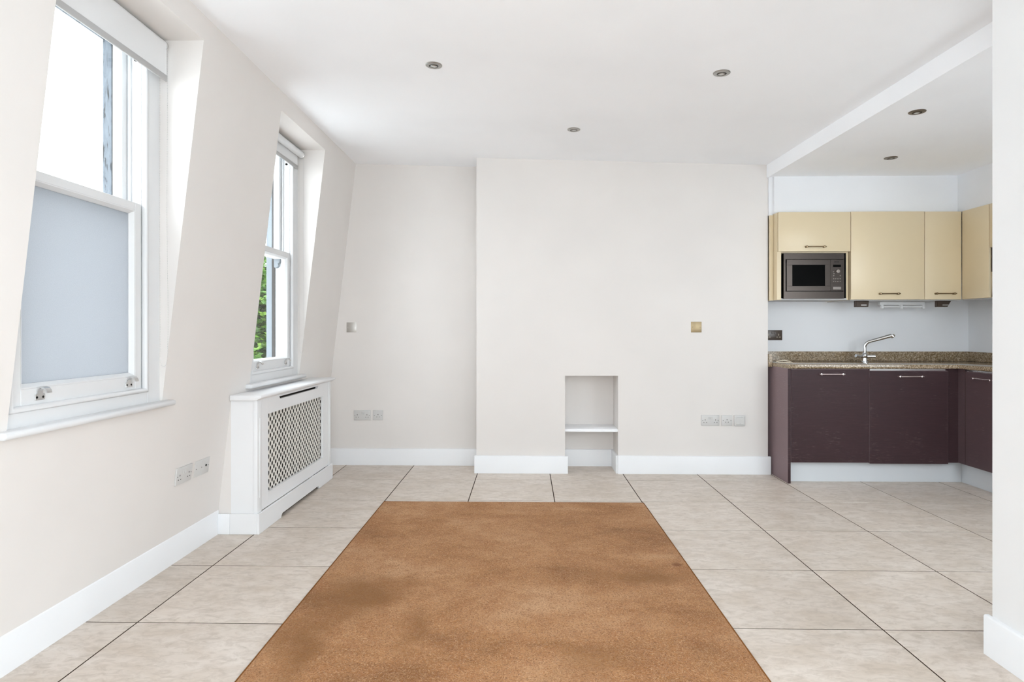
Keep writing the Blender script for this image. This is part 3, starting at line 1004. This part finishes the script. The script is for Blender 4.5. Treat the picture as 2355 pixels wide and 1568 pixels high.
tl = math.atan(0.0304)
for (x, y, m, lab) in ((-0.488, 3.323, 'nickel', 'nickel spotlight in the main ceiling, nearest the windows'),
                       (0.336, 4.33, 'nickel', 'nickel spotlight in the main ceiling above the niche, farthest from the camera'),
                       (1.045, 3.343, 'nickel', 'nickel spotlight in the main ceiling, nearest the kitchen step')):
    downlight(x, y, CEIL(x), m, lab, tl)
downlight(2.218, 3.58, CKZ, 'lamp_bronze', 'dark bronze spotlight in the kitchen ceiling, nearer the camera', 0)
downlight(2.62, 4.53, CKZ, 'lamp_bronze', 'dark bronze spotlight in the kitchen ceiling, near the wall cabinets', 0)

# ------------------------------------------------------------------ rug
RX0, RX1, RY0, RY1 = -0.953, 0.792, 1.15, 4.208
nx, ny = 110, 190
rv, rf = [], []
rnd = random.Random(5)
rug = thing('rug', (-0.075, 2.9, 0.0), 'large plain tan pile rug with faded patches on the tiled floor', 'rug')
for j in range(ny + 1):
    for i in range(nx + 1):
        u, v = i / nx, j / ny
        e = min(u * 1.734, (1 - u) * 1.734, v * 3.05, (1 - v) * 3.05)
        z = 0.0125 + rnd.uniform(-0.0009, 0.0009) if e > 0.006 else 0.0085
        rx1 = RX1 + (1 - v) * 0.02
        rv.append((RX0 + (rx1 - RX0) * u, RY0 + (RY1 - RY0) * v, z))
for j in range(ny):
    for i in range(nx):
        a = j * (nx + 1) + i
        rf.append((a, a + 1, a + nx + 2, a + nx + 1))
mb = MB().add(rv, rf)
o = mb.build('pile', 'tan_rug', rug, angle=80)
mb = MB()
bw = 0.006
mb.prism([(RX0 - bw, RY0 - bw), (RX1 + 0.02 + bw, RY0 - bw), (RX1 + bw, RY1 + bw), (RX0 - bw, RY1 + bw)], 'z', 0.0005, 0.0088)
mb.build('edge_binding', 'rug_binding', rug, 0.003, 2)


# ------------------------------------------------------------------ kitchen
def bar_handle(parent, c, length, axis, out, mat, r=0.0045, post=0.022):
    """bar with two round posts; c: centre on the door face; axis: direction of the bar; out: direction away from the door"""
    c, ax, ou = Vector(c), Vector(axis), Vector(out)
    h = MB()
    a, b = c - ax * (length / 2) + ou * post, c + ax * (length / 2) + ou * post
    h.tube([a, a + ax * 0.012, b - ax * 0.012, b], [r * 1.0, r, r, r * 1.0], 12)
    o = h.build('handle', mat, parent)
    for p in (c - ax * (length / 2 - 0.014), c + ax * (length / 2 - 0.014)):
        MB().lathe(p, [(0.0075, 0.0), (0.0075, 0.004), (0.0055, 0.007), (0.0055, post - 0.004), (0.0085, post - 0.003), (0.0092, post + 0.002), (0.0075, post + 0.0065), (0.002, post + 0.008)], ou, 14).build('post', mat, o)
    return o


# --- wall cabinets (front faces at y = 5.0)
WY, WT, WBZ = 5.0, 2.102, 1.410
DT = 0.019


def wall_cab(x0, x1, label, handle_x=None, door_z0=None):
    t = thing('wall_cabinet', ((x0 + x1) / 2, 5.2, WBZ), label, 'cabinet', 'cream wall cabinets')
    return t


# microwave housing
mw = wall_cab(2.0, 2.57, 'cream wall cabinet with lift-up door above the microwave')
MB().box(2.0, 2.0325, WY + 0.002, BY - 0.008, WBZ, WT).build('side_panel', 'cream_gloss', mw)
MB().box(2.552, 2.569, WY + 0.020, BY - 0.008, WBZ, WT).build('side_panel', 'cream_gloss', mw)
MB().box(2.0325, 2.552, WY + 0.02, BY - 0.008, WT - 0.018, WT).build('top_panel', 'cream_gloss', mw)
MB().box(2.0325, 2.552, WY + 0.012, BY - 0.008, WBZ, WBZ + 0.012).build('bottom_panel', 'cabinet_under', mw)
MB().box(2.0325, 2.552, WY + 0.02, BY - 0.008, 1.782, 1.792).build('shelf', 'cream_gloss', mw)
MB().box(2.0325, 2.552, WY + 0.22, BY - 0.01, WBZ + 0.012, 1.782).build('back_recess', 'black_recess', mw)
MB().box(2.0325, 2.036, WY + 0.025, WY + 0.22, WBZ + 0.012, 1.782).build('recess_lining', 'black_recess', mw)
MB().box(2.5485, 2.552, WY + 0.025, WY + 0.22, WBZ + 0.012, 1.782).build('recess_lining', 'black_recess', mw)
MB().box(BX1 + 0.002, 1.9985, 5.072, 5.09, WBZ - 0.002, 2.094).build('filler_panel', 'cream_gloss', mw)
d = MB().box(2.004, 2.5675, WY - DT, WY, 1.790, WT).build('door', 'cream_gloss', mw, 0.0015, 2)
bar_handle(d, (2.287, WY - DT, 1.826), 0.165, (1, 0, 0), (0, -1, 0), 'bronze')

c2 = wall_cab(2.572, 3.144, 'wide cream wall cabinet with a full-height door right of the microwave')
MB().box(2.573, 3.143, WY + 0.001, BY - 0.008, WBZ, WT).build('carcass', 'cream_gloss', c2)
MB().box(2.575, 3.141, WY + 0.003, BY - 0.01, WBZ - 0.006, WBZ - 0.0005).build('underside', 'cabinet_under', c2)
d = MB().box(2.5715, 3.1425, WY - DT, WY, WBZ, WT + 0.002).build('door', 'cream_gloss', c2, 0.0015, 2)
bar_handle(d, (2.862, WY - DT, 1.455), 0.165, (1, 0, 0), (0, -1, 0), 'bronze')

c3 = wall_cab(3.146, 3.43, 'narrow cream wall cabinet in the kitchen corner')
MB().box(3.1455, 3.44, WY + 0.001, BY - 0.008, WBZ, WT).build('carcass', 'cream_gloss', c3)
MB().box(3.147, 3.438, WY + 0.003, BY - 0.01, WBZ - 0.006, WBZ - 0.0005).build('underside', 'cabinet_under', c3)
d = MB().box(3.1465, 3.4295, WY - DT, WY, WBZ, WT).build('door', 'cream_gloss', c3, 0.0015, 2)
bar_handle(d, (3.296, WY - DT, 1.455), 0.165, (1, 0, 0), (0, -1, 0), 'bronze')

WX = 3.432
c4 = thing('wall_cabinet', (3.6, 4.84, WBZ), 'cream wall cabinet on the kitchen side wall, turning the corner', 'cabinet', 'cream wall cabinets')
MB().box(WX + 0.02, KX - 0.002, 4.692, WY - 0.001, WBZ, WT).build('carcass', 'cream_gloss', c4)
MB().box(WX + 0.022, KX - 0.004, 4.695, WY - 0.003, WBZ - 0.006, WBZ - 0.0005).build('underside', 'cabinet_under', c4)
MB().box(WX, WX + DT, 4.694, WY - 0.022, WBZ, WT).build('door', 'cream_gloss', c4, 0.0015, 2)
c5 = thing('wall_cabinet', (3.6, 4.4, 1.78), 'short cream wall cabinet on the kitchen side wall, nearly hidden by the white wall end', 'cabinet', 'cream wall cabinets')
MB().box(WX + 0.02, KX - 0.002, 4.10, 4.690, 1.78, WT).build('carcass', 'cream_gloss', c5)
d = MB().box(WX, WX + DT, 4.102, 4.689, 1.78, WT).build('door', 'cream_gloss', c5, 0.0015, 2)
hood = thing('cooker_hood', (3.6, 4.4, 1.41), 'dark metal cooker hood under the short cabinet, nearly hidden by the white wall end', 'hood')
MB().box(WX + 0.012, KX - 0.002, 4.104, 4.688, 1.60, 1.779).build('housing', 'microwave_steel', hood, 0.002, 1)
MB().prism([(WX + 0.012, 1.415), (KX - 0.002, 1.415), (KX - 0.002, 1.599), (WX + 0.03, 1.599)], 'y', 4.110, 4.684).build('visor', 'microwave_steel', hood, 0.002, 1)

# --- microwave
mic = thing('microwave', (2.283, 5.1, WBZ + 0.013), 'built-in steel microwave with black window in the cream cabinet', 'microwave')
mx0, mx1, mz0, mz1 = 2.046, 2.521, 1.4235, 1.776
MB().box(mx0 + 0.01, mx1 - 0.01, WY + 0.010, WY + 0.20, mz0, mz1 - 0.004).build('body', 'black_recess', mic)
mb = MB()
ox0, ox1, oz0, oz1 = 2.062, 2.514, 1.474, 1.729
mb.box(mx0, mx1, WY - 0.014, WY + 0.009, oz1, mz1).box(mx0, mx1, WY - 0.014, WY + 0.009, mz0 - 0.006, oz0)
mb.box(mx0, ox0, WY - 0.014, WY + 0.009, oz0, oz1).box(ox1, mx1, WY - 0.014, WY + 0.009, oz0, oz1)
mb.build('trim_frame', 'microwave_steel', mic, 0.0008, 1)
dx0, dx1 = 2.0655, 2.408
wx0, wx1, wz0, wz1 = 2.110, 2.366, 1.516, 1.683
mb = MB()
fy, by = WY - 0.024, WY + 0.008
mb.box(dx0, dx1, fy, by, wz1, oz1 - 0.004).box(dx0, dx1, fy, by, oz0 + 0.004, wz0).box(dx0, wx0, fy, by, wz0, wz1).box(wx1, dx1, fy, by, wz0, wz1)
dr = mb.build('door', 'microwave_steel', mic, 0.0008, 1)
MB().box(wx0 - 0.001, wx1 + 0.001, fy + 0.004, fy + 0.007, wz0 - 0.001, wz1 + 0.001).build('window_glass', 'dark_glass', dr)
cp = MB().box(2.4095, 2.5105, fy, by, oz0 + 0.004, oz1 - 0.004).build('control_panel', 'microwave_steel', mic, 0.001, 1)
MB().box(2.428, 2.490, fy - 0.0008, fy + 0.001, 1.665, 1.684).build('display', 'dark_glass', cp)
# small dark maker's mark above the display (a taller first sign, then a low row)
mb = MB().box(2.4385, 2.4435, fy - 0.0006, fy + 0.001, 1.7000, 1.7145)
for k, (w, h) in enumerate(((0.0055, 0.0075), (0.0050, 0.0070), (0.0055, 0.0070), (0.0050, 0.0080))):
    xk = 2.4455 + k * 0.0083
    mb.box(xk, xk + w, fy - 0.0006, fy + 0.001, 1.7030, 1.7030 + h)
mb.build('maker_mark', 'dark_hole', cp)
MB().lathe((2.4635, fy, 1.632), [(0.0155, 0.001), (0.0155, -0.010), (0.0135, -0.0125), (0.002, -0.013)], (0, 1, 0), 24).build('knob', 'button_steel', cp)
for (bx_, bz_) in ((2.431, 1.629), (2.435, 1.614), (2.433, 1.598), (2.484, 1.598), (2.433, 1.574), (2.449, 1.574), (2.466, 1.574), (2.484, 1.574), (2.433, 1.552), (2.449, 1.552), (2.466, 1.552), (2.484, 1.552)):
    MB().lathe((bx_, fy, bz_), [(0.0052, 0.001), (0.0052, -0.0022), (0.0035, -0.0032)], (0, 1, 0), 12).build('button', 'button_steel', cp)
MB().box(2.427, 2.489, fy - 0.0035, fy + 0.001, 1.488, 1.511).build('door_button', 'button_steel', cp, 0.001, 1)

# --- under-cabinet fittings
for (xa, xb, sl, lab) in ((2.655, 2.765, 0.0, 'brown wedge-shaped light under the wide wall cabinet'), (3.30, 3.415, 0.022, 'brown wedge-shaped light under the narrow corner cabinet')):
    t = thing('under_cabinet_light', ((xa + xb) / 2, 5.12, 1.40), lab, 'light', 'brown under-cabinet lights')
    MB().prism([(xa, 1.354), (xb - 0.006 - sl, 1.354), (xb, 1.403), (xa, 1.403)], 'y', 5.078, 5.102).build('housing', 'brown_fitting', t, 0.0015, 1)
    MB().box(xa + 0.008, xb - 0.014 - sl, 5.0755, 5.0785, 1.360, 1.398).build('front_plate', 'brown_fitting', t)
    MB().box(xa + 0.045, xb - 0.022, 5.0745, 5.0760, 1.3665, 1.3735).build('tube', 'steel_plate', t)
bt = thing('strip_lamp', (3.08, 5.22, 1.39), 'slim white strip lamp with clips under the wall cabinets', 'lamp')
MB().box(2.92, 3.285, 5.20, 5.235, 1.376, 1.4035).build('batten', 'white_plastic', bt, 0.003, 2)
MB().tube([(2.925, 5.208, 1.362), (3.28, 5.208, 1.362)], 0.008, 12).build('tube', 'white_plastic', bt)
for xk in (2.928, 3.083, 3.262):
    MB().prism([(5.194, 1.345), (5.199, 1.343), (5.215, 1.352), (5.215, 1.377), (5.198, 1.377), (5.194, 1.362)], 'x', xk, xk + 0.020).build('clip', 'white_plastic', bt)

# --- base units
PYF = 4.802           # door fronts
BZ0, BZ1 = 0.160, 0.872
b1 = thing('base_cabinet', (2.31, 5.1, 0.0), 'plum wood base cabinet with end panel beside the chimney breast', 'cabinet', 'plum base units')
MB().box(2.001, 2.022, 4.797, BY - 0.008, 0.0, 0.8745).build('end_panel', 'plum_wood', b1, 0.001, 1)
MB().box(2.0225, 2.6165, PYF + DT + 0.001, BY - 0.008, BZ0, 0.8745).build('carcass', 'plum_wood', b1)
d = MB().box(2.030, 2.6155, PYF, PYF + DT, BZ0, 0.868).build('door', 'plum_wood', b1, 0.001, 1)
bar_handle(d, (2.325, PYF, 0.834), 0.190, (1, 0, 0), (0, -1, 0), 'pink_chrome', 0.005, 0.026)
b2 = thing('dishwasher', (2.91, 5.1, 0.0), 'built-in appliance behind a plum wood door with a pale metal top edge', 'appliance', 'plum base units')
MB().box(2.6185, 3.207, PYF + DT + 0.001, BY - 0.008, BZ0, 0.8745).build('body', 'plum_wood', b2)
d = MB().box(2.6185, 3.205, PYF - 0.004, PYF + DT - 0.004, BZ0 - 0.006, 0.858).build('door', 'plum_wood', b2, 0.001, 1)
MB().box(2.6185, 3.185, PYF - 0.002, PYF + DT, 0.8615, 0.8725).build('top_edge', 'edge_steel', b2)
bar_handle(d, (2.912, PYF - 0.004, 0.817), 0.190, (1, 0, 0), (0, -1, 0), 'pink_chrome', 0.005, 0.026)
cpst = thing('corner_post', (3.25, 4.81, 0.0), 'plum wood corner post where the two runs of base units meet', 'corner post')
MB().box(3.209, 3.292, PYF + 0.012, PYF + 0.030, BZ0, 0.8745).build('back_strip', 'plum_wood', cpst, 0.001, 1)
VX = 3.292
MB().box(VX, VX + 0.018, 4.742, PYF + 0.030, BZ0, 0.8745).build('side_strip', 'plum_wood', cpst, 0.001, 1)
b3 = thing('base_cabinet', (3.5, 4.4, 0.0), 'scuffed plum wood base unit on the kitchen side wall by the white wall end', 'cabinet', 'plum base units')
MB().box(VX + DT + 0.004, KX - 0.002, 4.142, 4.740, BZ0, 0.8745).build('carcass', 'plum_wood', b3)
d = MB().box(VX, VX + DT, 4.145, 4.739, BZ0, 0.858).build('door', 'plum_wood', b3, 0.001, 1)
MB().box(VX + 0.002, VX + DT + 0.002, 4.145, 4.730, 0.8615, 0.8725).build('top_edge', 'edge_steel', b3)
bar_handle(d, (VX, 4.542, 0.815), 0.190, (0, 1, 0), (-1, 0, 0), 'pink_chrome', 0.005, 0.026)
# a further plain unit of the same run, out of sight behind the wall end
# kickboards
tag(box('kickboard', 'plinth_grey', None, 2.0225, 3.352, 4.868, 4.884, 0.0, BZ0 - 0.008, 0.001, 1), 'grey metal kickboard under the sink run of plum units', 'kickboard', 'grey kickboards')
tag(box('kickboard', 'plinth_grey', None, 3.353, 3.369, 4.142, 4.884, 0.0, BZ0 - 0.008, 0.001, 1), 'grey metal kickboard under the side-wall plum unit', 'kickboard', 'grey kickboards')

# --- worktop and upstands
wt = thing('worktop', (2.9, 5.0, 0.876), 'speckled brown granite worktop turning the kitchen corner', 'worktop')
MB().prism([(2.001, 4.786), (3.275, 4.786), (3.275, 4.142), (KX - 0.001, 4.142), (KX - 0.001, BY - 0.007), (2.001, BY - 0.007)], 'z', 0.876, 0.906).build('slab', 'granite', wt, 0.003, 2)
MB().box(2.001, KX - 0.001, BY - 0.027, BY - 0.007, 0.9065, 0.987).build('back_upstand', 'granite', wt, 0.0015, 1)
MB().box(KX - 0.021, KX - 0.001, 4.142, BY - 0.028, 0.9065, 0.987).build('side_upstand', 'granite', wt, 0.0015, 1)
MB().box(BX1 + 0.002, 1.9995, 5.09, BY - 0.007, 0.87, 0.975).build('end_upstand', 'granite', wt, 0.0015, 1)
mb = MB()
pts = [(2.02, 5.03, 0.910), (2.06, 5.01, 0.910), (2.10, 5.00, 0.911), (2.126, 5.02, 0.911), (2.118, 5.055, 0.918), (2.085, 5.065, 0.925), (2.05, 5.06, 0.922), (2.02, 5.07, 0.914)]
mb.tube(pts, [0.0035, 0.004, 0.0045, 0.004, 0.0045, 0.005, 0.0045, 0.003], 8)
tag(mb.build('cord', 'cream_cord'), 'short loop of cream cord lying on the worktop end by the chimney breast', 'cord')

# --- tap
TXp, TYp = 2.790, 5.19
tp = thing('kitchen_tap', (TXp, TYp, 0.9062), 'chrome mixer tap with swung-out spout and cross levers on the worktop', 'tap')
MB().lathe((TXp, TYp, 0.9065), [(0.027, 0.0), (0.027, 0.004), (0.021, 0.008), (0.019, 0.03), (0.019, 0.034)], (0, 0, 1), 24).build('base', 'chrome', tp, angle=40)
MB().lathe((TXp, TYp, 0.941), [(0.019, 0.0), (0.021, 0.003), (0.021, 0.028), (0.014, 0.036), (0.0125, 0.045)], (0, 0, 1), 24).build('body', 'chrome', tp, angle=40)
MB().tube([(TXp - 0.018, TYp, 0.953), (TXp - 0.045, TYp - 0.004, 0.953), (TXp - 0.078, TYp - 0.010, 0.958)], [0.011, 0.012, 0.0135], 14).build('lever', 'chrome', tp)
MB().tube([(TXp + 0.018, TYp, 0.953), (TXp + 0.045, TYp - 0.004, 0.953), (TXp + 0.078, TYp - 0.010, 0.953)], [0.011, 0.012, 0.0135], 14).build('lever', 'chrome', tp)
sp = []
sd = Vector((0.86, -0.5, 0)).normalized()
for k in range(9):
    a = PI / 2 * 0.78 * k / 8
    sp.append(Vector((TXp, TYp, 1.028)) + sd * (0.05 * (1 - math.cos(a))) + Vector((0, 0, 0.05 * math.sin(a))))
pts = [(TXp, TYp, 0.985), (TXp, TYp, 1.010)] + sp
e = sp[-1]
dirn = (sd * 0.93 + Vector((0, 0, 0.30))).normalized()
pts += [e + dirn * 0.05, e + dirn * 0.12, e + dirn * 0.165]
MB().tube(pts, [0.012] * (len(pts) - 3) + [0.0125, 0.0145, 0.0150], 16).build('spout', 'chrome', tp, angle=60)
tip = e + dirn * 0.166
MB().lathe(tip - Vector((0, 0, 0.0)), [(0.0145, -0.002), (0.017, 0.000), (0.017, 0.016), (0.010, 0.020)], dirn * 0.6 + Vector((0, 0, -0.8)), 18).build('aerator', 'chrome', tp)


# ------------------------------------------------------------------ outside
tag(MB().box(-6, 6, -7.0, BACK_Y - 0.2, -0.25, -0.05).box(PX + 0.135, 6, BACK_Y - 0.2, 1.995, -0.25, -0.05).build('bounce_slab', 'bounce_pale'), 'unseen pale slab added outside to bounce light to the ceilings', kind='structure')  # unseen, added to throw skylight up onto the ceilings
tag(MB().box(-3.1, XOUT - 0.02, BACK_Y - 0.2, BY + 0.2, 0.35, 0.55).build('bounce_ledge', 'bounce_pale'), 'unseen pale ledge added below the windows to bounce light', kind='structure')  # unseen, added to bounce skylight up through the sash windows
tag(MB().box(-90, 60, -60, 90, -9.2, -9.0).build('ground', 'street_ground'), 'grey street level far below the windows', kind='structure')


def tree(cx, cy, cz, rx, rz, n, leaf, label, seed):
    t = thing('tree', (cx, cy, -9.0), label, 'tree')
    rn = random.Random(seed)
    MB().tube([(cx, cy, -9.0), (cx + 0.1, cy, -5), (cx, cy + 0.1, cz - rz * 0.3), (cx, cy, cz + rz * 0.4)], [0.28, 0.2, 0.12, 0.04], 10).build('trunk', 'bark', t)
    for k in range(6):
        a = k * PI / 3 + rn.random()
        z0 = cz - rz * 0.6 + k * 0.15
        MB().tube([(cx, cy, z0), (cx + math.cos(a) * rx * 0.4, cy + math.sin(a) * rx * 0.4, z0 + 0.6), (cx + math.cos(a) * rx * 0.75, cy + math.sin(a) * rx * 0.75, z0 + 1.3)], [0.09, 0.06, 0.02], 7).build('branch', 'bark', t)
    lumps = []
    for k in range(100):
        while True:
            p = Vector((rn.uniform(-1, 1), rn.uniform(-1, 1), rn.uniform(-1, 1)))
            if p.length < 1: break
        lumps.append((cx + p.x * rx * 0.75, cy + p.y * rx * 0.75, cz + p.z * rz * 0.8, rn.uniform(0.45, 0.7)))
    mb = MB()
    for k in range(n):
        l = rn.choice(lumps)
        d = Vector((rn.gauss(0, 1), rn.gauss(0, 1), rn.gauss(0, 1))).normalized() * l[3] * (0.65 + 0.45 * rn.random())
        c = Vector((l[0] + d.x, l[1] + d.y, l[2] + d.z))
        ax = Vector((rn.gauss(0, 1), rn.gauss(0, 1), rn.gauss(0, 0.5))).normalized()
        nm = (d.normalized() + Vector((rn.gauss(0, .5), rn.gauss(0, .5), rn.gauss(0, .5)))).normalized()
        sd_ = ax.cross(nm)
        if sd_.length < 0.1: continue
        sd_.normalize()
        L = leaf * rn.uniform(0.7, 1.3)
        a, b = c - ax * L * 0.5, c + ax * L * 0.5
        m1, m2 = c + sd_ * L * 0.32 + nm * L * 0.08, c - sd_ * L * 0.32 + nm * L * 0.08
        mb.add([a, m1, b, m2], [(0, 1, 2), (0, 2, 3)])
    f = mb.build('foliage', 'leaf', t, smooth=False)
    f['kind'] = 'stuff'
    return t


tree(-6.75, 15.6, 1.0, 2.5, 2.9, 40000, 0.16, 'leafy green tree outside, seen through the far window', 1)
tree(-8.8, 9.4, 1.40, 2.2, 2.6, 9000, 0.16, 'leafy green tree outside, behind the frosted pane of the near window', 2)
